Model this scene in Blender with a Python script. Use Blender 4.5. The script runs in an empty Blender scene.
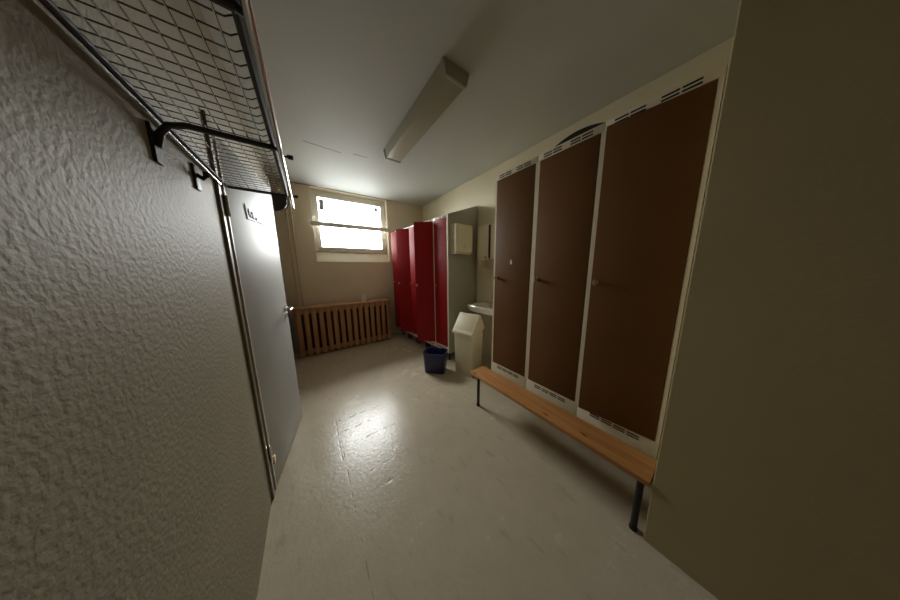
import bpy, bmesh, math, random
from mathutils import Vector, Matrix
random.seed(7)
S = bpy.context.scene
COL = S.collection
PI = math.pi
R = math.radians

# ------------------------------------------------------------------ materials
def mat(name, color, rough=0.5, metal=0.0, spec=0.5, noise=0.0, nscale=8.0, bump=0.0, bscale=40.0, coat=0.0):
    m = bpy.data.materials.new(name); m.use_nodes = True
    nt = m.node_tree; b = nt.nodes['Principled BSDF']
    b.inputs['Base Color'].default_value = (*color, 1)
    b.inputs['Roughness'].default_value = rough
    b.inputs['Metallic'].default_value = metal
    b.inputs['Specular IOR Level'].default_value = spec
    b.inputs['Coat Weight'].default_value = coat
    tc = nt.nodes.new('ShaderNodeTexCoord')
    if noise > 0:
        n = nt.nodes.new('ShaderNodeTexNoise'); n.inputs['Scale'].default_value = nscale; n.inputs['Detail'].default_value = 6
        r = nt.nodes.new('ShaderNodeValToRGB')
        r.color_ramp.elements[0].position = 0.3; r.color_ramp.elements[1].position = 0.7
        r.color_ramp.elements[0].color = (*[c*(1-noise) for c in color], 1)
        r.color_ramp.elements[1].color = (*[min(1, c*(1+noise*0.6)) for c in color], 1)
        nt.links.new(tc.outputs['Object'], n.inputs['Vector'])
        nt.links.new(n.outputs['Fac'], r.inputs['Fac']); nt.links.new(r.outputs['Color'], b.inputs['Base Color'])
    if bump > 0:
        n2 = nt.nodes.new('ShaderNodeTexNoise'); n2.inputs['Scale'].default_value = bscale; n2.inputs['Detail'].default_value = 4
        bp = nt.nodes.new('ShaderNodeBump'); bp.inputs['Strength'].default_value = bump; bp.inputs['Distance'].default_value = 0.01
        nt.links.new(tc.outputs['Object'], n2.inputs['Vector'])
        nt.links.new(n2.outputs['Fac'], bp.inputs['Height']); nt.links.new(bp.outputs['Normal'], b.inputs['Normal'])
    return m

M = {}
M['wall'] = mat('wall_paint', (0.82, 0.73, 0.52), 0.55, noise=0.04, nscale=3, bump=0.08, bscale=60)
M['wall_far'] = mat('far_wall_paint', (0.76, 0.66, 0.49), 0.5, noise=0.05, nscale=3, bump=0.08, bscale=60)
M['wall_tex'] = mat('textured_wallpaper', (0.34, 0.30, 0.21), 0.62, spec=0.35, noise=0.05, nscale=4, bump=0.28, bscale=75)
M['ceiling'] = mat('ceiling_paint', (0.64, 0.66, 0.63), 0.6, noise=0.03, nscale=2, bump=0.04, bscale=30)
M['frame_wood'] = mat('door_frame_paint', (0.22, 0.18, 0.12), 0.45, noise=0.1, nscale=10)
M['door'] = mat('door_paint', (0.52, 0.535, 0.51), 0.5, noise=0.03, nscale=2, bump=0.02, bscale=20)
M['door_edge_lit'] = mat('door_edge_lit', (0.78, 0.74, 0.62), 0.4)
M['cream'] = mat('cream_lacquer', (0.78, 0.69, 0.51), 0.4, noise=0.04, nscale=6)
M['brown'] = mat('brown_door_lacquer', (0.150, 0.070, 0.024), 0.55, spec=0.12, noise=0.08, nscale=3, bump=0.03, bscale=80)
M['red'] = mat('red_door_lacquer', (0.34, 0.010, 0.016), 0.5, spec=0.2, noise=0.10, nscale=3)
M['grey'] = mat('grey_laminate', (0.40, 0.375, 0.30), 0.5, noise=0.05, nscale=4)
M['dark'] = mat('dark_steel', (0.02, 0.018, 0.016), 0.45, metal=0.3, noise=0.1, nscale=20)
M['black'] = mat('black_gap', (0.006, 0.006, 0.006), 0.7, noise=0.1, nscale=20)
M['brass'] = mat('brass_knob', (0.70, 0.56, 0.34), 0.3, metal=0.85, noise=0.05, nscale=30)
M['chrome'] = mat('chrome', (0.75, 0.74, 0.70), 0.18, metal=1.0, noise=0.03, nscale=30)
M['wire'] = mat('wire_steel', (0.20, 0.19, 0.17), 0.35, metal=0.8, noise=0.1, nscale=40)
M['rack'] = mat('rack_dark_steel', (0.035, 0.032, 0.027), 0.55, metal=0.0, noise=0.1, nscale=20)
M['bin'] = mat('cream_plastic', (0.84, 0.77, 0.57), 0.42, noise=0.03, nscale=8)
M['flap'] = mat('cream_plastic_flap', (0.78, 0.70, 0.47), 0.42, noise=0.03, nscale=8)
M['disp'] = mat('dispenser_plastic', (0.78, 0.69, 0.49), 0.42, noise=0.03, nscale=8)
M['blue'] = mat('navy_plastic', (0.018, 0.022, 0.10), 0.4, noise=0.1, nscale=8)
M['sink'] = mat('white_ceramic', (0.78, 0.74, 0.64), 0.15, noise=0.02, nscale=8, coat=0.3)
M['white'] = mat('white_plastic', (0.80, 0.78, 0.70), 0.4, noise=0.02, nscale=8)
M['winframe'] = mat('window_frame_paint', (0.80, 0.78, 0.70), 0.4, noise=0.03, nscale=8)
M['reveal'] = mat('window_reveal_paint', (0.74, 0.68, 0.50), 0.5, noise=0.03, nscale=8)
M['rail'] = mat('rail_paint', (0.85, 0.83, 0.76), 0.4, noise=0.03, nscale=8)
M['lamp'] = mat('lamp_diffuser', (0.46, 0.44, 0.34), 0.4, noise=0.03, nscale=8)
M['lamp_end'] = mat('lamp_housing', (0.40, 0.38, 0.29), 0.45, noise=0.03, nscale=8)
M['sticker'] = mat('grey_sticker', (0.30, 0.30, 0.29), 0.5, noise=0.25, nscale=60)
M['marker'] = mat('dark_print', (0.03, 0.035, 0.04), 0.5, noise=0.1, nscale=20)
M['mirror'] = mat('mirror', (0.8, 0.8, 0.78), 0.05, metal=1.0, noise=0.01)
M['lino_dark'] = mat('skirting_dark', (0.30, 0.26, 0.19), 0.5, noise=0.1, nscale=10)
M['pipe'] = mat('pipe_paint', (0.60, 0.52, 0.36), 0.4, noise=0.03, nscale=10)
M['gap_shade'] = mat('slat_gap_shade', (0.10, 0.045, 0.02), 0.6, noise=0.1, nscale=10)
M['plate'] = mat('grey_steel_plate', (0.16, 0.16, 0.16), 0.35, metal=0.6, noise=0.1, nscale=20)
M['pier'] = mat('cream_paint_shaded', (0.42, 0.34, 0.175), 0.6, noise=0.04, nscale=3, bump=0.06, bscale=60)  # wall cream darkened to stand in for the dim near end
M['leaf'] = mat('dry_leaf', (0.20, 0.11, 0.05), 0.7, noise=0.2, nscale=60)

def wood(name, c1, c2, scale, axis='X', rough=0.5, knots=True):
    m = bpy.data.materials.new(name); m.use_nodes = True
    nt = m.node_tree; b = nt.nodes['Principled BSDF']; b.inputs['Roughness'].default_value = rough
    tc = nt.nodes.new('ShaderNodeTexCoord'); mp = nt.nodes.new('ShaderNodeMapping')
    mp.inputs['Scale'].default_value = {'X': (1, 14, 14), 'Y': (14, 1, 14), 'Z': (14, 14, 1)}[axis]
    n = nt.nodes.new('ShaderNodeTexNoise'); n.inputs['Scale'].default_value = scale; n.inputs['Detail'].default_value = 8
    n.inputs['Distortion'].default_value = 0.6
    r = nt.nodes.new('ShaderNodeValToRGB')
    r.color_ramp.elements[0].position = 0.32; r.color_ramp.elements[1].position = 0.68
    r.color_ramp.elements[0].color = (*c1, 1); r.color_ramp.elements[1].color = (*c2, 1)
    nt.links.new(tc.outputs['Object'], mp.inputs['Vector']); nt.links.new(mp.outputs['Vector'], n.inputs['Vector'])
    nt.links.new(n.outputs['Fac'], r.inputs['Fac'])
    out = r.outputs['Color']
    if knots:
        v = nt.nodes.new('ShaderNodeTexVoronoi'); v.inputs['Scale'].default_value = 1.0
        mp2 = nt.nodes.new('ShaderNodeMapping')
        mp2.inputs['Scale'].default_value = {'X': (4.0, 8, 8), 'Y': (8, 4.0, 8), 'Z': (8, 8, 4)}[axis]
        nt.links.new(tc.outputs['Object'], mp2.inputs['Vector']); nt.links.new(mp2.outputs['Vector'], v.inputs['Vector'])
        r2 = nt.nodes.new('ShaderNodeValToRGB')
        r2.color_ramp.elements[0].position = 0.05; r2.color_ramp.elements[1].position = 0.14
        r2.color_ramp.elements[0].color = (0.28, 0.18, 0.12, 1); r2.color_ramp.elements[1].color = (1, 1, 1, 1)
        nt.links.new(v.outputs['Distance'], r2.inputs['Fac'])
        mx = nt.nodes.new('ShaderNodeMix'); mx.data_type = 'RGBA'; mx.blend_type = 'MULTIPLY'; mx.inputs['Factor'].default_value = 1
        nt.links.new(out, mx.inputs['A']); nt.links.new(r2.outputs['Color'], mx.inputs['B']); out = mx.outputs['Result']
    nt.links.new(out, b.inputs['Base Color'])
    bp = nt.nodes.new('ShaderNodeBump'); bp.inputs['Strength'].default_value = 0.1; bp.inputs['Distance'].default_value = 0.004
    nt.links.new(n.outputs['Fac'], bp.inputs['Height']); nt.links.new(bp.outputs['Normal'], b.inputs['Normal'])
    return m
M['pine'] = wood('pine_board', (0.42, 0.175, 0.05), (0.56, 0.27, 0.09), 2.5, 'Y', 0.42)
M['slat'] = wood('stained_slats', (0.40, 0.19, 0.085), (0.54, 0.30, 0.15), 2.5, 'Z', 0.5, knots=False)

def floor_mat():
    m = bpy.data.materials.new('linoleum'); m.use_nodes = True
    nt = m.node_tree; L = nt.links; b = nt.nodes['Principled BSDF']
    def N(t, **k):
        n = nt.nodes.new(t)
        for a, v in k.items(): setattr(n, a, v)
        return n
    def math_(op, a, bb=None, c=None):
        n = N('ShaderNodeMath', operation=op)
        for i, v in enumerate((a, bb, c)):
            if v is None: continue
            if isinstance(v, (int, float)): n.inputs[i].default_value = v
            else: L.new(v, n.inputs[i])
        return n.outputs[0]
    tc = N('ShaderNodeTexCoord'); sx = N('ShaderNodeSeparateXYZ'); L.new(tc.outputs['Object'], sx.inputs[0])
    def noise(scale, detail=5, src=None):
        n = N('ShaderNodeTexNoise'); n.inputs['Scale'].default_value = scale; n.inputs['Detail'].default_value = detail
        L.new(src or tc.outputs['Object'], n.inputs['Vector']); return n.outputs['Fac']
    big = noise(1.3, 6); mid = noise(9, 6); fine = noise(160, 3)
    # base colour: worn beige linoleum with darker smudges
    r = N('ShaderNodeValToRGB')
    r.color_ramp.elements[0].position = 0.30; r.color_ramp.elements[1].position = 0.66
    r.color_ramp.elements[0].color = (0.49, 0.42, 0.30, 1); r.color_ramp.elements[1].color = (0.58, 0.50, 0.365, 1)
    mixf = math_('ADD', math_('MULTIPLY', big, 0.6), math_('MULTIPLY', mid, 0.4)); L.new(mixf, r.inputs['Fac'])
    # seams and long scratches (things with a shape of their own)
    wob = math_('MULTIPLY', math_('SUBTRACT', noise(22, 4), 0.5), 0.035)
    X = math_('ADD', sx.outputs[0], wob); Y = math_('ADD', sx.outputs[1], wob)
    def seg_x(y, x0, x1, w, slope=0.0):      # a line running along x
        yy = math_('SUBTRACT', Y, math_('MULTIPLY', math_('SUBTRACT', sx.outputs[0], x0), slope))
        d = math_('SUBTRACT', 1.0, math_('DIVIDE', math_('ABSOLUTE', math_('SUBTRACT', yy, y)), w))
        d = math_('MAXIMUM', d, 0.0)
        return math_('MULTIPLY', d, math_('MULTIPLY', math_('GREATER_THAN', sx.outputs[0], x0), math_('LESS_THAN', sx.outputs[0], x1)))
    def seg_y(x, y0, y1, w):
        d = math_('MAXIMUM', math_('SUBTRACT', 1.0, math_('DIVIDE', math_('ABSOLUTE', math_('SUBTRACT', sx.outputs[0], x)), w)), 0.0)
        return math_('MULTIPLY', d, math_('MULTIPLY', math_('GREATER_THAN', sx.outputs[1], y0), math_('LESS_THAN', sx.outputs[1], y1)))
    marks = None
    for s in (seg_x(1.96, 0.10, 0.50, .012), seg_x(1.62, 0.15, 0.52, .013), seg_x(1.30, 0.22, 0.40, .006),
              seg_x(1.155, 0.22, 0.45, .020), seg_x(1.80, 0.12, 0.34, .008), seg_y(0.09, 0.2, 1.88, .006), seg_y(0.075, 1.5, 2.0, .01)):
        marks = s if marks is None else math_('MAXIMUM', marks, s)
    brk = N('ShaderNodeValToRGB'); brk.color_ramp.elements[0].position = .45; brk.color_ramp.elements[1].position = .60
    L.new(noise(14, 3), brk.inputs['Fac'])
    marks = math_('MULTIPLY', marks, brk.outputs['Color'])
    sc_ = N('ShaderNodeMapping'); sc_.inputs['Scale'].default_value = (7, 2.2, 1); sc_.inputs['Rotation'].default_value = (0, 0, 0.5)
    L.new(tc.outputs['Object'], sc_.inputs['Vector'])
    sr = N('ShaderNodeValToRGB'); sr.color_ramp.elements[0].position = .60; sr.color_ramp.elements[1].position = .72
    L.new(noise(3.0, 9, sc_.outputs['Vector']), sr.inputs['Fac'])
    mx0 = N('ShaderNodeMix', data_type='RGBA'); L.new(math_('MULTIPLY', sr.outputs['Color'], 0.35), mx0.inputs['Factor'])
    L.new(r.outputs['Color'], mx0.inputs['A']); mx0.inputs['B'].default_value = (0.30, 0.25, 0.18, 1)
    mx = N('ShaderNodeMix', data_type='RGBA'); L.new(math_('MULTIPLY', marks, 0.4), mx.inputs['Factor'])
    L.new(mx0.outputs['Result'], mx.inputs['A']); mx.inputs['B'].default_value = (0.16, 0.13, 0.09, 1)
    L.new(mx.outputs['Result'], b.inputs['Base Color'])
    # polish varies with wear
    ro = N('ShaderNodeMapRange'); ro.inputs['From Min'].default_value = .3; ro.inputs['From Max'].default_value = .7
    ro.inputs['To Min'].default_value = 0.20; ro.inputs['To Max'].default_value = 0.30
    L.new(mixf, ro.inputs['Value']); L.new(ro.outputs[0], b.inputs['Roughness'])
    h = math_('ADD', math_('MULTIPLY', noise(95, 4), 0.5), math_('ADD', math_('MULTIPLY', noise(38, 6), 0.9), math_('ADD', math_('MULTIPLY', noise(7, 3), 0.5), math_('MULTIPLY', marks, -1.0))))
    bp = N('ShaderNodeBump'); bp.inputs['Strength'].default_value = 0.22; bp.inputs['Distance'].default_value = 0.006
    L.new(h, bp.inputs['Height']); L.new(bp.outputs['Normal'], b.inputs['Normal'])
    return m
M['floor'] = floor_mat()

def glass_mat():
    m = bpy.data.materials.new('window_glass'); m.use_nodes = True
    nt = m.node_tree; nt.nodes.clear()
    o = nt.nodes.new('ShaderNodeOutputMaterial'); mix = nt.nodes.new('ShaderNodeMixShader')
    t = nt.nodes.new('ShaderNodeBsdfTransparent'); g = nt.nodes.new('ShaderNodeBsdfGlossy'); g.inputs['Roughness'].default_value = 0.02
    fr = nt.nodes.new('ShaderNodeFresnel'); fr.inputs['IOR'].default_value = 1.25
    t.inputs['Color'].default_value = (0.96, 0.97, 0.96, 1)
    nt.links.new(fr.outputs[0], mix.inputs[0]); nt.links.new(t.outputs[0], mix.inputs[1]); nt.links.new(g.outputs[0], mix.inputs[2])
    nt.links.new(mix.outputs[0], o.inputs[0]); return m
M['glass'] = glass_mat()

# ------------------------------------------------------------------ mesh helpers
class MB:
    def __init__(s): s.v = []; s.f = []
    def add(s, vs, fs):
        k = len(s.v); s.v += [tuple(p) for p in vs]; s.f += [tuple(i+k for i in f) for f in fs]; return s
    def box(s, x0, x1, y0, y1, z0, z1):
        v = [(x, y, z) for z in (z0, z1) for y in (y0, y1) for x in (x0, x1)]
        return s.add(v, [(0,2,3,1),(4,5,7,6),(0,1,5,4),(2,6,7,3),(0,4,6,2),(1,3,7,5)])
    def hexa(s, p):   # 4 bottom (ccw) + 4 top
        return s.add(p, [(3,2,1,0),(4,5,6,7),(0,1,5,4),(1,2,6,5),(2,3,7,6),(3,0,4,7)])
    def prism(s, prof, a0, a1, axis='x'):   # profile polygon swept along an axis
        def P(a, p): return {'x': (a, p[0], p[1]), 'y': (p[0], a, p[1]), 'z': (p[0], p[1], a)}[axis]
        n = len(prof)
        v = [P(a0, p) for p in prof] + [P(a1, p) for p in prof]
        f = [tuple(range(n))[::-1], tuple(range(n, 2*n))] + [(i, (i+1) % n, n+(i+1) % n, n+i) for i in range(n)]
        return s.add(v, f)
    def loft(s, rings, cap0=True, cap1=True):
        n = len(rings[0]); v = [p for r in rings for p in r]; f = []
        for k in range(len(rings)-1):
            for i in range(n):
                j = (i+1) % n; f.append((k*n+i, k*n+j, (k+1)*n+j, (k+1)*n+i))
        if cap0: f.append(tuple(range(n))[::-1])
        if cap1: f.append(tuple(range((len(rings)-1)*n, len(rings)*n)))
        return s.add(v, f)
    def tube(s, pts, r, n=8):
        pts = [Vector(p) for p in pts]; rings = []
        ref = None
        for i, p in enumerate(pts):
            d = (pts[min(i+1, len(pts)-1)] - pts[max(i-1, 0)]).normalized()
            if ref is None: ref = Vector((0, 0, 1)) if abs(d.z) < 0.9 else Vector((1, 0, 0))
            u = d.cross(ref).normalized(); w = u.cross(d).normalized(); ref = w
            rr = r[i] if isinstance(r, (list, tuple)) else r
            rings.append([p + rr*(math.cos(2*PI*k/n)*u + math.sin(2*PI*k/n)*w) for k in range(n)])
        return s.loft(rings)
    def build(s, name, material, parent=None, bevel=0.0, seg=2, loc=None, smooth=True, subs=0):
        me = bpy.data.meshes.new(name); me.from_pydata(s.v, [], s.f)
        bm = bmesh.new(); bm.from_mesh(me); bmesh.ops.recalc_face_normals(bm, faces=bm.faces)
        if bevel > 0:
            bmesh.ops.bevel(bm, geom=[e for e in bm.edges if e.calc_face_angle(0) > 0.5], offset=bevel, segments=seg, profile=0.6, affect='EDGES', clamp_overlap=True)
        bm.to_mesh(me); bm.free()
        me.materials.append(material)
        if smooth:
            for p in me.polygons: p.use_smooth = True
            try: me.set_sharp_from_angle(angle=R(35))
            except Exception: pass
        o = bpy.data.objects.new(name, me); COL.objects.link(o)
        if parent: o.parent = parent
        if loc: o.location = loc
        return o

def rrect(w, d, r, z, cx=0, cy=0, n=5):
    pts = []
    for (sx, sy, a) in ((1, 1, 0), (-1, 1, 90), (-1, -1, 180), (1, -1, 270)):
        for k in range(n+1):
            t = R(a + 90*k/n)
            pts.append((cx+sx*(w/2-r)+r*math.cos(t), cy+sy*(d/2-r)+r*math.sin(t), z))
    return pts

def tag(o, label, cat, group=None, kind=None):
    o['label'] = label; o['category'] = cat
    if group: o['group'] = group
    if kind: o['kind'] = kind
    return o
def thing(name, label, cat, loc=(0, 0, 0), rotz=0.0, group=None):
    o = bpy.data.objects.new(name, None); o.empty_display_size = 0.1; COL.objects.link(o)
    o.location = loc; o.rotation_euler = (0, 0, rotz)
    return tag(o, label, cat, group)
def struct(o, label, cat):
    o['kind'] = 'structure'; return tag(o, label, cat)

# ------------------------------------------------------------------ dimensions
XL, XR, YF, H = -0.318, 2.215, 4.15, 2.75       # left wall, right wall, far wall, ceiling
PX, PY, YB = 1.285, 0.10, -3.20               # pier face, pier corner, rear wall

# ------------------------------------------------------------------ room shell
struct(MB().box(XL-1.1, XR+.2, YB-.2, YF+.30, -.12, 0).build('floor', M['floor'], smooth=False), 'worn glossy beige linoleum floor with seams and scuffs', 'floor')
struct(MB().box(XL-1.1, XR+.2, YB-.2, YF+.30, H, H+.12).build('ceiling', M['ceiling'], smooth=False), 'pale grey painted ceiling', 'ceiling')
DY0, DY1, DH = 1.515, 2.27, 2.065              # doorway in the left wall
wl = MB()
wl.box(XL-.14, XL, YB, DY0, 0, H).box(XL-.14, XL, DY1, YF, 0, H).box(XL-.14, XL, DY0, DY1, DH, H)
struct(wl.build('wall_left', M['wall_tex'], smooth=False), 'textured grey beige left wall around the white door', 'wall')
# small closet behind the door
cl = MB().box(XL-.95, XL-.90, DY0-.3, DY1+.3, 0, H).box(XL-.90, XL-.14, DY0-.3, DY0-.25, 0, H).box(XL-.90, XL-.14, DY1+.25, DY1+.3, 0, H)
struct(cl.build('wall_closet', M['wall'], smooth=False), 'cream wall of the small space behind the white door', 'wall')
WX0, WX1, WZ0, WZ1 = 0.15, 1.408, 1.53, 2.742  # window opening
SZ = 1.715                                      # sill height at the frame (sloping sill)
wf = MB()
wf.box(XL-.14, WX0, YF, YF+.30, 0, H).box(WX1, XR, YF, YF+.30, 0, H).box(WX0, WX1, YF, YF+.30, 0, WZ0).box(WX0, WX1, YF, YF+.30, WZ1, H)
struct(wf.build('wall_far', M['wall_far'], smooth=False), 'tan painted far wall below and beside the window', 'wall')
struct(MB().box(XR, XR+.14, PY, YF+.30, 0, H).build('wall_right', M['wall'], smooth=False), 'cream right wall behind the lockers and the washbasin', 'wall')
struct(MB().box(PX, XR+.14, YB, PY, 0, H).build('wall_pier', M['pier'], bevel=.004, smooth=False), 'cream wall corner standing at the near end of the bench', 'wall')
struct(MB().box(XL-.14, XR+.14, YB-.14, YB, 0, H).build('wall_back', M['brown'], smooth=False), 'unseen wall behind the viewpoint, dark brown to soak up bounced light', 'wall')  # unseen wall given a dark colour to lessen bounce at the near end
# reveal lining: sloping sill and sides
rv = MB().prism([(YF-.001, WZ0), (YF+.15, SZ), (YF+.29, SZ), (YF+.29, WZ0)], WX0+.001, WX1-.001, 'x')
struct(rv.build('trim_1', M['reveal'], smooth=False), 'cream sloping sill at the bottom of the window recess', 'window sill')
# crack and joint lines in the ceiling
ck = MB()
for (x0, y0, x1, y1) in ((0.10, 2.81, 0.46, 2.84), (0.58, 2.78, 0.74, 2.77)):
    ck.hexa([(x0, y0, H-.0012), (x1, y1, H-.0012), (x1, y1+.006, H-.0012), (x0, y0+.008, H-.0012),
             (x0, y0, H+.001), (x1, y1, H+.001), (x1, y1+.006, H+.001), (x0, y0+.008, H+.001)])
struct(ck.build('trim_2', M['marker'], smooth=False), 'thin dark crack across the ceiling near the window', 'crack')
struct(MB().box(XL+.012, WX1+.1, YF-.008, YF-.0005, H-.008, H-.0005).build('trim_3', M['frame_wood'], smooth=False), 'thin dark joint line between ceiling and far wall', 'joint')

# ------------------------------------------------------------------ window
FY = YF + .12
w0, w1, z0, z1 = WX0+.001, WX1-.001, SZ-.002, WZ1-.001
wb = MB()
fl_, fr_ = .055, .06
wb.box(w0, w0+.05, FY, FY+.06, z0, z1).box(w1-.05, w1, FY, FY+.06, z0, z1).box(w0+.05, w1-.05, FY, FY+.06, z1-.05, z1).box(w0+.05, w1-.05, FY, FY+.06, z0, z0+.045)
win = wb.build('window_1', M['winframe'], bevel=.004)
struct(win, 'basement window with pale frame glowing with daylight', 'window')
g0, g1, gz0, gz1 = 0.258, 1.312, 1.80, 2.628
sb = MB(); a, b_, c, d = w0+.05, w1-.05, z0+.045, z1-.05
sb.box(a, g0, FY-.012, FY+.04, c, d).box(g1, b_, FY-.012, FY+.04, c, d).box(g0, g1, FY-.012, FY+.04, gz1, d).box(g0, g1, FY-.012, FY+.04, c, gz0)
sash = sb.build('sash', M['winframe'], win, bevel=.004)
MB().box(g0, g1, FY+.018, FY+.024, gz0, gz1).build('glass_pane', M['glass'], sash, smooth=False)
MB().box(.275, .350, FY+.008, FY+.0175, 2.42, 2.60).build('sticker', M['sticker'], sash, smooth=False)['label'] = 'grey vertical sticker in the upper left corner of the pane'
MB().box(1.205, 1.268, FY+.008, FY+.0175, 2.525, 2.605).build('sticker', M['sticker'], sash, smooth=False)['label'] = 'small dark square sticker in the upper right corner of the pane'
for z in (1.90, 2.50):
    MB().box(w1-.062, w1-.044, FY-.026, FY-.001, z-.035, z+.035).build('hinge', M['winframe'], win, bevel=.004)
MB().tube([(w0+.062, FY-.012, 2.2), (w0+.062, FY-.045, 2.2), (w0+.062, FY-.048, 2.12)], .008).build('handle', M['chrome'], sash)

# flat white rail in front of the window
t = thing('curtain_rail', 'flat white rail running across in front of the window', 'rail', (.755, YF, 2.155))
MB().box(-.635, .64, -.078, -.058, -.037, .037).build('rail', M['rail'], t, bevel=.003).rotation_euler = (0, R(-.4), 0)
for x in (-.622, .625):
    MB().box(x-.008, x+.008, -.06, 0, -.014, .014).build('bracket', M['rail'], t, bevel=.002)

# ------------------------------------------------------------------ ceiling lamp (switched off)
t = thing('ceiling_lamp', 'long unlit fluorescent lamp housing on the ceiling', 'lamp', (.96, 1.88, H))
prof = [(-.125, 0), (-.098, -.085), (.098, -.085), (.125, 0)]
MB().prism([(x*.86, z) for x, z in prof], -.60, .60, 'y').build('diffuser', M['lamp'], t, bevel=.008)
for s in (-1, 1):
    y = s*.60
    MB().prism([(x*.90, z*1.03) for x, z in prof], min(y, y+s*.03), max(y, y+s*.03), 'y').build('end_cap', M['lamp_end'], t, bevel=.006)

# ------------------------------------------------------------------ door on the left wall (ajar), its frame
fr = MB()
fr.box(XL, XL+.012, DY0-.045, DY0-.002, 0, DH+.05).box(XL, XL+.012, DY1-.005, DY1+.055, 0, DH+.05).box(XL, XL+.012, DY0-.002, DY1-.005, DH-.006, DH+.05)
fr.box(XL-.14, XL, DY0, DY0+.012, 0, DH).box(XL-.14, XL, DY1-.012, DY1, 0, DH)
struct(fr.build('trim_4', M['frame_wood'], smooth=False, bevel=.004), 'dark brown frame around the white door', 'door frame')
door = bpy.data.objects.new('door_1', None); COL.objects.link(door)
door.location = (-.302, 1.526, 0); door.rotation_euler = (0, 0, R(80))      # local x runs from hinge to free edge, local -y faces the room
struct(door, 'white door standing slightly ajar at the left with chrome handle', 'door')
DW = .723
MB().box(0, DW, .001, .040, .010, 2.050).build('door_leaf', M['door'], door, bevel=.003)
MB().box(-.005, .005, -.004, .030, .012, 2.048).build('edge_strip', M['door_edge_lit'], door)  # lighter colour stands in for light catching the hinge edge
MB().box(.022, .042, -.008, .0012, .175, .225).build('door_stop', M['brass'], door, bevel=.003)
rose = MB().tube([(DW-.06, .001, 1.075), (DW-.06, -.010, 1.075)], .025, 20).build('rose', M['chrome'], door)
MB().tube([(DW-.06, -.008, 1.075), (DW-.06, -.045, 1.075), (DW-.065, -.055, 1.075), (DW-.10, -.058, 1.075), (DW-.165, -.058, 1.070)], [.010, .010, .010, .0095, .009], 12).build('lever', M['chrome'], rose)
MB().tube([(DW-.06, .001, 1.015), (DW-.06, -.016, 1.015)], .020, 20).build('lock_cylinder', M['chrome'], door)
for z in (.28, 1.72):
    MB().tube([(-.008, -.006, z-.05), (-.008, -.006, z+.05)], .008, 10).build('hinge', M['chrome'], door)
# little line pictogram on the door
pc = MB(); yk0, yk1 = -.0035, .0011
pc.hexa([(.205, yk0, 1.790), (.215, yk0, 1.790), (.215, yk1, 1.790), (.205, yk1, 1.790), (.218, yk0, 1.705), (.232, yk0, 1.705), (.232, yk1, 1.705), (.218, yk1, 1.705)])
pc.hexa([(.218, yk0, 1.706), (.235, yk0, 1.716), (.235, yk1, 1.716), (.218, yk1, 1.706), (.345, yk0, 1.712), (.345, yk0, 1.722), (.345, yk1, 1.722), (.345, yk1, 1.712)])
pc.box(.345, .455, yk0, yk1, 1.716, 1.742)
for x, za, zb in ((.245, 1.735, 1.772), (.262, 1.727, 1.757), (.290, 1.728, 1.765), (.305, 1.724, 1.748)):
    pc.box(x, x+.008, yk0, yk1, za, zb)
pc.build('pictogram', M['marker'], door, smooth=False)['label'] = 'small dark line pictogram high on the door'

# ------------------------------------------------------------------ heating pipes in the far left corner
for (x, y) in ((-.175, 4.085), (-.118, 4.095)):
    lab = 'cream vertical pipe in the far left corner, ' + ('nearer to the left wall' if x < -.15 else 'nearer to the window')
    t = thing('heating_pipe', lab, 'pipe', (x, y, 0), group='heating pipes in the far left corner')
    MB().tube([(0, 0, 0), (0, 0, H)], .013, 12).build('pipe', M['pipe'], t)
    for z in (1.15, 2.25):
        MB().box(-.016, .016, -.008, YF-y, z-.012, z+.012).build('clip', M['pipe'], t, bevel=.002)

# ------------------------------------------------------------------ slatted radiator cover
RX0, RX1, RY, RH = -.235, 1.262, 3.80, .805
t = thing('radiator_cover', 'brown slatted wooden radiator cover under the window', 'radiator cover', ((RX0+RX1)/2, RY, 0))
hw = (RX1-RX0)/2
MB().box(-hw-.01, hw+.01, -.012, YF-RY-.075, RH-.03, RH).build('top_board', M['slat'], t, bevel=.004)
MB().box(-hw, hw, .022, .044, .045, .115).build('bottom_rail', M['slat'], t, bevel=.003)
MB().box(-hw, hw, .022, .044, RH-.10, RH-.031).build('top_rail', M['slat'], t, bevel=.003)
sl = MB(); n = 15; pit = 2*hw/n
for i in range(n):
    x = -hw+pit*(i+.5)
    sl.box(x-pit*.31, x+pit*.31, 0, .021, .022, RH-.032)
sl.build('slat_panel', M['slat'], t, bevel=.003)
for s in (-1, 1):
    x = s*hw
    MB().box(min(x, x-s*.02), max(x, x-s*.02), .045, YF-RY-.08, 0, RH-.031).build('end_panel', M['slat'], t, bevel=.002)
MB().box(-hw+.021, hw-.021, .12, .13, .02, RH-.04).build('gap_shade_board', M['gap_shade'], t)  # dark sheet behind the slats, painting the shade in their gaps

t = thing('air_freshener', 'small white bottle standing on the radiator cover', 'bottle', (.795, 3.85, RH)); t.scale = (1.6, 1.6, 1.45)
MB().loft([rrect(.050, .036, .012, z) for z in (0, .045)] + [rrect(.044, .032, .012, .06), rrect(.022, .020, .009, .072)]).build('bottle', M['white'], t)
MB().loft([rrect(.024, .024, .010, .072), rrect(.024, .024, .010, .088), rrect(.016, .016, .007, .094)]).build('cap', M['white'], t)

# ------------------------------------------------------------------ lockers
def slots(groups, w, yf, zc, rows, per, sw, gap, rowgap, sh, parent):
    tot = per*sw+(per-1)*gap
    for gx in groups:                       # one vent = a small block of dark slots
        m = MB()
        for r_ in range(rows):
            for k in range(per):
                x = gx-tot/2+k*(sw+gap); z = zc+(r_-(rows-1)/2)*rowgap
                m.box(x, x+sw, yf-.0015, yf+.002, z-sh/2, z+sh/2)
        m.build('vent', M['black'], parent, smooth=False)

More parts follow.
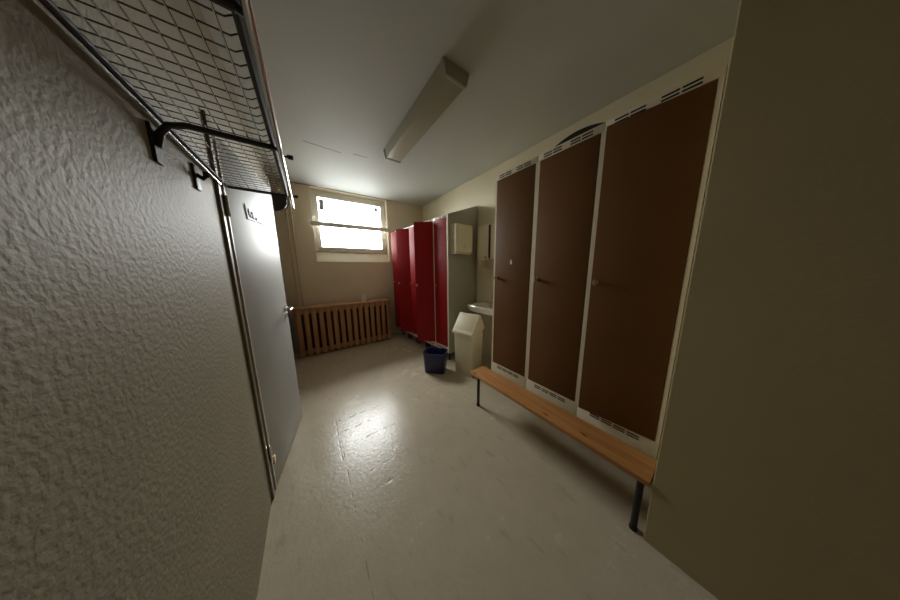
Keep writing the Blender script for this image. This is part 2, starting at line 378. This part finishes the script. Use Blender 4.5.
def make_locker(label, group, w, d, zb, zd0, zd1, zt, ztb, door_mat, body_mat, top_slots, bottom_slots, stile, open_deg, foot, loc, rotz):
    t = thing('locker', label, 'locker', loc, rotz, group)
    c = .016
    b = MB()
    def side(x0, x1): b.prism([(.0, zb), (d, zb), (d, ztb), (.0, zt)], x0, x1, 'x')
    side(.0005, c); side(w-c, w-.0005)
    b.box(c, w-c, d-.012, d, zb, min(zt, ztb)-.001)
    b.box(c, w-c, .02, d-.012, zb+.03, zb+.045)
    b.prism([(.0, zt-.012), (d, ztb-.012), (d, ztb), (.0, zt)], c, w-c, 'x')
    b.box(c, w-c, .03, d-.012, zd1-.27, zd1-.255)
    b.build('body', body_mat, t)
    hb = MB().box(.001, w-.001, -.004, .014, zd1+.003, zt)
    hd = hb.build('header', M['cream'], t, bevel=.002)
    top_slots(w, -.004, hd)
    pb = MB().box(.001, w-.001, -.004, .014, zb, zd0-.003).build('bottom_panel', M['cream'], t, bevel=.002)
    bottom_slots(w, -.004, pb)
    MB().box(.001, stile, -.003, .018, zd0-.003, zd1+.003).box(w-stile, w-.001, -.003, .018, zd0-.003, zd1+.003).build('stiles', M['cream'], t)
    # door: hinged on the near side
    dr = MB().box(-(w-2*stile)+.003, -.002, 0, .019, zd0, zd1).build('door', door_mat, t, bevel=.003, loc=(w-stile, -.0045, 0))
    dr.rotation_euler = (0, 0, R(open_deg))
    return t, dr

def knob(dr, x, z, mt):
    k = MB().tube([(x, .001, z), (x, -.006, z)], .017, 14).build('latch_plate', mt, dr)
    MB().tube([(x, -.005, z), (x, -.020, z)], .008, 10).box(x-.006, x+.006, -.034, -.018, z-.017, z+.017).build('knob', mt, k)

BL = 'brown lockers along the right wall'
bw = .43
brown_specs = [
    ('brown locker at the far end beside the washbasin, with a pale mark on its door', 0),
    ('brown locker in the middle of the row with a dark bowed board on top', 0),
    ('brown locker at the near end with its door ajar beside the cream wall corner', 0)]
def btop(w, y, o): slots((w*.26, w*.70), w, y, 2.231, 2, 2, .062, .008, .017, .0085, o)
def bbot(w, y, o): slots((w*.50,), w, y, .362, 2, 4, .058, .010, .016, .008, o)
for i, (lab, _) in enumerate(brown_specs):
    op = (0.4, 0.3, 6.0)[i]
    t, dr = make_locker(lab, BL, bw, .60, .285, .395, 2.206, 2.256, 2.256, M['brown'], M['cream'], btop, bbot, .0175, op, 0, (1.55, 1.413-bw*i, 0), R(-90))
    dw = bw-.035
    knob(dr, -dw+.028, 1.302, M['brass'])
    if i == 0:
        MB().box(-.21, -.19, -.0012, .0008, 1.43, 1.46).box(-.205, -.197, -.0012, .0008, 1.46, 1.475).build('paper_residue', M['disp'], dr, smooth=False)['label'] = 'small pale scrap of paper left on the door'
    for fx, fy in ((.03, .17), (bw-.03, .17), (.03, .54), (bw-.03, .54)):
        MB().tube([(fx, fy, 0), (fx, fy, .286)], .014, 10).build('foot', M['dark'], t)

# bowed dark board lying on top of the middle locker
br = MB(); up = []; lo = []
for k in range(17):
    u = -1+2*k/16; up.append((.152*u, .006+.031*(1-u*u)))
for k in range(17):
    u = 1-2*k/16; lo.append((.152*u, .0+.004*(1-u*u)*0))
br.prism(up+lo[1:-1], 0, .30, 'x')
o = br.build('bowed_board', M['dark']); o.location = (1.556, .712, 2.2565); o.rotation_euler = (0, 0, 0)
tag(o, 'dark bowed board lying on top of the middle brown locker', 'board')

RLg = 'red lockers under the far end of the right wall'
rw, rr = .321, R(-85)
lx = Vector((math.cos(rr), math.sin(rr), 0)); near = Vector((1.62, 2.34, 0))
red_labels = ['red locker nearest the white bin with the grey side panel', 'second red locker from the grey panel, door swung wide open',
              'red locker in the middle, mostly hidden behind the wide open door', 'fourth red locker from the grey panel, door half open', 'red locker furthest from the grey panel, beside the radiator cover']
def rtop(w, y, o): slots((w*.22, w*.50, w*.78), w, y, 2.106, 2, 1, .066, .008, .012, .0075, o)
def rbot(w, y, o): slots((w*.5,), w, y, .175, 2, 4, .05, .010, .014, .006, o)
for i in range(5):
    org = near - lx*rw*(i+1)
    op = (.5, 43, 12, 35, 20)[i]
    t, dr = make_locker(red_labels[i], RLg, rw, .545, .135, .222, 2.088, 2.122, 2.312, M['red'], M['grey'], rtop, rbot, .012, op, 0, tuple(org), rr)
    knob(dr, -(rw-.024)+.026, 1.14, M['brass'])
    for fx, fy in ((.04, .05), (rw-.04, .05), (.04, .49), (rw-.04, .49)):
        MB().tube([(fx, fy, 0), (fx, fy, .136)], .016, 10).build('foot', M['dark'], t)
    if i == 0:
        MB().prism([(-.004, .13), (.588, .13), (.588, 2.332), (-.004, 2.126)], rw, rw+.018, 'x').build('side_panel', M['grey'], t, bevel=.002)['label'] = 'grey side panel with a sloping top'
        MB().box(rw-.001, rw+.0185, -.006, -.0045, .13, 2.126).build('edge_strip', M['cream'], t)

# ------------------------------------------------------------------ towel dispenser on the grey panel
t = thing('towel_dispenser', 'cream paper towel dispenser mounted on the grey locker side', 'dispenser', (1.655, 2.322, 1.59), R(5))
t.location = tuple(near + lx*.0185 + Vector((.0, 0, 1.59)) + Vector((-lx.y, lx.x, 0))*.035)
t.rotation_euler = (0, 0, R(5))
prof = [(0, .0), (-.085, .0), (-.125, .035), (-.128, .39), (-.118, .402), (0, .402)]
MB().prism(prof, .0, .315, 'x').build('housing', M['disp'], t, bevel=.012, seg=3)
MB().box(.125, .19, -.1305, -.115, .060, .066).build('lock', M['lamp_end'], t, bevel=.001)
MB().box(.14, .175, -.131, -.115, .10, .112).build('level_window', M['lamp_end'], t, bevel=.001)
MB().box(.05, .265, -.075, -.02, -.0015, .004).build('towel_slot', M['black'], t)
MB().box(-.002, .004, -.085, -.03, .27, .275).build('seam', M['lamp_end'], t)

# ------------------------------------------------------------------ mirror cabinet and washbasin on the right wall
t = thing('mirror_cabinet', 'small cream wall cabinet with a shelf above the washbasin', 'cabinet', (XR, 2.0, 1.365))
cb = MB(); D_ = .165; W_ = .175
cb.box(-D_, 0, W_-.014, W_, 0, .61).box(-D_, 0, -W_, -W_+.014, 0, .61).box(-D_, 0, -W_+.014, W_-.014, .596, .61).box(-D_, 0, -W_+.014, W_-.014, 0, .014)
cb.box(-D_, 0, -W_+.014, W_-.014, .15, .162).box(-.012, 0, -W_+.014, W_-.014, .014, .596)
cb.build('carcass', M['cream'], t)
dc = MB().box(-D_-.016, -D_-.001, -.026, W_, .155, .608).build('door', M['cream'], t, bevel=.002)
MB().tube([(-D_-.016, .005, .178), (-D_-.034, .005, .178)], .009, 10).build('knob', M['dark'], dc)
MB().box(-D_-.001, -D_+.006, -.073, -.027, .160, .604).build('gap_shade_strip', M['black'], t)['label'] = 'black strip standing for the shade in the gap beside the cabinet door'  # solid black strip stands in for shade in the gap
MB().box(-D_-.016, -D_-.001, -W_, -.074, .155, .608).build('side_panel', M['cream'], t, bevel=.002)

t = thing('washbasin', 'white ceramic washbasin on the wall behind the bin', 'washbasin', (XR, 1.89, .895))
rings = []
for (z, w, d, r_) in ((-.15, .22, .16, .05), (-.12, .34, .28, .06), (-.085, .45, .385, .05), (-.01, .47, .41, .04), (0, .465, .405, .04), (0, .40, .30, .07), (-.02, .385, .285, .08), (-.10, .28, .20, .08), (-.115, .10, .08, .03)):
    cx = -d/2 if z < -.005 or w > .45 else -.215
    rings.append([((cx + p[0])*1.07, p[1], p[2]) for p in [(y_, x_, z) for (x_, y_, z) in rrect(w, d, r_, z)]])
MB().loft(rings).build('basin', M['sink'], t)
MB().tube([(-.05, 0, -.002), (-.05, 0, .07), (-.07, 0, .10), (-.13, 0, .105), (-.16, 0, .09)], [.018, .016, .013, .012, .011], 12).build('tap', M['chrome'], t)
MB().tube([(-.13, 0, -.148), (-.13, 0, -.30), (-.10, 0, -.34), (0, 0, -.34)], .017, 12).build('drain_pipe', M['chrome'], t)

# ------------------------------------------------------------------ swing-top bin
t = thing('swing_bin', 'tall cream swing top bin beside the grey locker panel', 'bin', (1.522, 2.056, 0), R(-76))
bx, by, bh = .29, .24, .585
MB().loft([rrect(bx-.008, by-.008, .022, 0, bx/2, by/2), rrect(bx, by, .024, .01, bx/2, by/2), rrect(bx+.016, by+.016, .026, bh, bx/2, by/2)]).build('bin_body', M['bin'], t)
e = .018; zl = bh-.012
lid = MB()
P = [(-e, -e-.012), (bx+e, -e-.012), (bx+e, by+e), (-e, by+e)]
prof = [(-e-.012, zl-.02), (by+e, zl+.03), (by+e, zl+.055), (by*.70, zl+.225), (by*.58, zl+.232), (-e-.012, zl+.01)]
lid.prism(prof, -e, bx+e, 'x')
ld = lid.build('lid', M['bin'], t, bevel=.010, seg=3)
a0 = Vector((0, -e-.012, zl+.01)); a1 = Vector((0, by*.58, zl+.232)); dv = (a1-a0).normalized(); nv = Vector((0, -dv.z, dv.y))
fl = []
for off in (-.004, .0015):
    for (x, s_) in ((.012, .14), (bx-.012, .14), (bx-.012, .95), (.012, .95)):
        p = a0 + (a1-a0)*s_ + nv*off; fl.append((x, p.y, p.z))
MB().hexa(fl).build('flap', M['flap'], ld, bevel=.003)['label'] = 'slightly yellower swinging flap'

# ------------------------------------------------------------------ blue wastebasket
t = thing('wastebasket', 'small navy blue plastic wastebasket on the floor by the red lockers', 'wastebasket', (1.318, 2.222, 0), R(-47))
hb = .275
MB().loft([rrect(.262, .17, .030, 0), rrect(.275, .18, .034, .008), rrect(.302, .206, .040, hb), rrect(.318, .222, .044, hb), rrect(.318, .222, .044, hb+.008), rrect(.296, .200, .038, hb+.008), rrect(.265, .17, .032, .014)], True, True).build('basket', M['blue'], t)

# ------------------------------------------------------------------ pine bench
t = thing('bench', 'narrow pine bench on dark metal legs along the brown lockers', 'bench', (1.37, .78, 0))
bl = .672
MB().box(-.098, .098, -bl, bl, .316, .346).build('seat_board', M['pine'], t, bevel=.006)
for y in (bl-.10, -bl+.035):
    lg = MB().tube([(-.07, y, .316), (-.07, y, .008)], .0145, 12).build('leg', M['dark'], t)
    MB().tube([(-.07, y, 0), (-.07, y, .014)], .0175, 12).build('foot_cap', M['dark'], lg)
    MB().box(-.085, .098, y-.014, y+.014, .308, .3165).build('crossbar', M['dark'], t)

# ------------------------------------------------------------------ hat rack on the left wall
RZ, RA, RB = 1.832, .46, 1.585
xr0, xr1 = XL+.016, -.054
t = thing('hat_rack', 'wire mesh hat rack with coat rail high on the left wall', 'rack', (XL, 1.0, RZ))
def L_(x, y, z=RZ): return (x-XL, y-1.0, z-RZ)
ms = MB(); k = 8
for i in range(1, k):
    x = xr0+(xr1-xr0)*i/k; ms.tube([L_(x, RA, RZ-.0015), L_(x, RB, RZ-.0015)], .0018, 6)
ms.build('wire_runners', M['chrome'], t)['label'] = 'wires running along the shelf, brightened as if lit'  # chrome on the runners paints them lit against the darker cross wires
ms = MB()
ny = 32
for j in range(1, ny):
    y = RA+(RB-RA)*j/ny; ms.tube([L_(xr0, y, RZ+.003), L_(xr1-.020, y, RZ+.003), L_(xr1-.004, y, RZ+.015), L_(xr1-.002, y, RZ+.075)], .0015, 6)
for z in (.022, .045):
    ms.tube([L_(xr1-.003, RA, RZ+z), L_(xr1-.003, RB, RZ+z)], .0015, 6)
ms.build('wire_shelf', M['wire'], t)
fm = MB()
r0 = .018
def corner(cx, cy, a0, n=5): return [L_(cx+r0*math.cos(R(a0+90*q/n)), cy+r0*math.sin(R(a0+90*q/n))) for q in range(n+1)]
loop = corner(xr1-r0, RB-r0, 0) + corner(xr0+r0, RB-r0, 90) + corner(xr0+r0, RA+r0, 180) + corner(xr1-r0, RA+r0, 270)
loop.append(loop[0])
fm.tube(loop, .0075, 10); fm.build('frame', M['rack'], t)
MB().tube([L_(xr0-.004, RA, RZ-.012), L_(xr0-.004, RB-.01, RZ-.012)], .004, 8).build('wall_rod', M['chrome'], t)
MB().box(*sorted((xr1-.004-XL, xr1+.010-XL)), RA-1.0, RB-1.0, .006, .080).build('front_rail', M['rack'], t, bevel=.003)
CX, CZ = -.0355, 1.806
MB().tube([L_(CX, RA-.02, CZ), L_(CX, RB+.145, CZ)], .0075, 14).build('coat_rail', M['chrome'], t)['label'] = 'bright chrome coat rail'
MB().tube([L_(CX, RB+.143, CZ), L_(CX, RB+.155, CZ)], .0088, 14).build('end_cap', M['dark'], t)
for y in (.985, .52):
    m = MB(); m.tube([L_(XL+.008, y, RZ-.085), L_(XL+.016, y, RZ-.05), L_(XL+.035, y, RZ-.022), L_(XL+.07, y, RZ-.011), L_(xr1, y, RZ-.010)], .0085, 10)
    m.box(0, .008, y-1.0-.016, y-1.0+.016, -.13, -.03)
    b = m.build('bracket', M['rack'], t)
    MB().tube([L_(xr1-.002, y, RZ-.010), L_(CX-.004, y, RZ-.014), L_(CX, y, CZ)], .006, 8).build('rail_holder', M['rack'], b)
# rounded end plate below the far corner, with its bright rolled edge
pr = [(xr1-XL-.070, -.006), (xr1-XL-.004, -.006)]
for q in range(0, 91, 15): pr.append((xr1-XL-.066+.062*math.cos(R(q)), -.030-.066*math.sin(R(q))))
MB().prism(pr, RB-1.0-.010, RB-1.0-.002, 'y').build('end_plate', M['plate'], t, bevel=.001)
MB().tube([L_(XL+.002+a, RB+.002, RZ+b) for a, b in [(xr1-XL-.004+.000, -.004)] + [(xr1-XL-.066+.066*math.cos(R(q)), -.030-.070*math.sin(R(q))) for q in range(0, 76, 12)]], .0035, 8).build('coat_hook', M['chrome'], t)
for y in (1.0, 1.49):
    MB().tube([L_(CX, y, CZ), L_(CX+.018, y, CZ+.003)], .0035, 8).tube([L_(CX+.016, y, CZ+.003), L_(CX+.034, y, CZ+.004)], .0075, 10).build('knob', M['dark'], t)
# hook on the wall below the rack
t = thing('wall_hook', 'dark coat hook fixed to the textured left wall below the rack', 'hook', (XL, 1.245, 1.755))
MB().box(0, .008, -.020, .020, -.045, .045).build('plate', M['rack'], t, bevel=.002)
MB().tube([(.006, 0, .01), (.022, 0, .0), (.030, 0, .010), (.031, 0, .024)], [.008, .008, .008, .010], 8).build('prong', M['rack'], t)

# dry scrap on the floor
o = MB().hexa([(-.022, -.008, 0), (.006, -.014, 0), (.024, .006, 0), (-.008, .013, 0), (-.018, -.006, .004), (.006, -.010, .009), (.020, .005, .005), (-.006, .010, .010)]).build('floor_scrap', M['leaf'])
o.location = (1.09, 3.47, 0); tag(o, 'tiny brown scrap on the floor in front of the radiator cover', 'scrap')

# ------------------------------------------------------------------ daylight
w = bpy.data.worlds.new('World'); S.world = w; w.use_nodes = True
nt = w.node_tree; bg = nt.nodes['Background']; bg.inputs['Strength'].default_value = 1.0
wc = nt.nodes.new('ShaderNodeTexCoord'); ws = nt.nodes.new('ShaderNodeSeparateXYZ'); wr = nt.nodes.new('ShaderNodeValToRGB')
wm = nt.nodes.new('ShaderNodeMapRange'); wm.inputs['From Min'].default_value = -1; wm.inputs['From Max'].default_value = 1
wr.color_ramp.elements[0].position = 0.46; wr.color_ramp.elements[0].color = (.20, .205, .205, 1)      # pale ground outside
wr.color_ramp.elements[1].position = 0.54; wr.color_ramp.elements[1].color = (.98, .99, 1.0, 1)      # overcast sky
wv = nt.nodes.new('ShaderNodeVectorMath'); wv.operation = 'SCALE'; wv.inputs['Scale'].default_value = 14.0
nt.links.new(wc.outputs['Generated'], ws.inputs[0]); nt.links.new(ws.outputs['Z'], wm.inputs['Value']); nt.links.new(wm.outputs[0], wr.inputs['Fac'])
nt.links.new(wr.outputs['Color'], wv.inputs[0]); nt.links.new(wv.outputs[0], bg.inputs['Color'])
pl = bpy.data.lights.new('window_portal', 'AREA'); pl.shape = 'RECTANGLE'; pl.size = 1.26; pl.size_y = 1.20
pl.cycles.is_portal = True
po = bpy.data.objects.new('window_portal', pl); COL.objects.link(po); po.location = (.78, YF+.295, 2.14); po.rotation_euler = (R(-90), 0, 0)

# ------------------------------------------------------------------ camera (horizontal, slightly pitched; wide lens)
cam = bpy.data.cameras.new('Camera'); cam.sensor_width = 36; cam.sensor_fit = 'HORIZONTAL'; cam.lens = 198.98*36/900; cam.clip_start = .01
co = bpy.data.objects.new('Camera', cam); COL.objects.link(co)
Rm = ((0.8156, -0.0990, 0.5701), (-0.5786, -0.1236, 0.8062), (-0.0094, -0.9874, -0.1581))
mm = Matrix(((Rm[0][0], -Rm[0][1], -Rm[0][2]), (Rm[1][0], -Rm[1][1], -Rm[1][2]), (Rm[2][0], -Rm[2][1], -Rm[2][2])))
co.rotation_euler = mm.to_euler(); co.location = (0, 0, 1.4)
S.camera = co

S.view_settings.view_transform = 'Standard'; S.view_settings.look = 'None'
S.view_settings.gamma = 1; S.view_settings.use_curve_mapping = False
S.view_settings.exposure = 1.4
S.cycles.max_bounces = 12; S.cycles.diffuse_bounces = 8
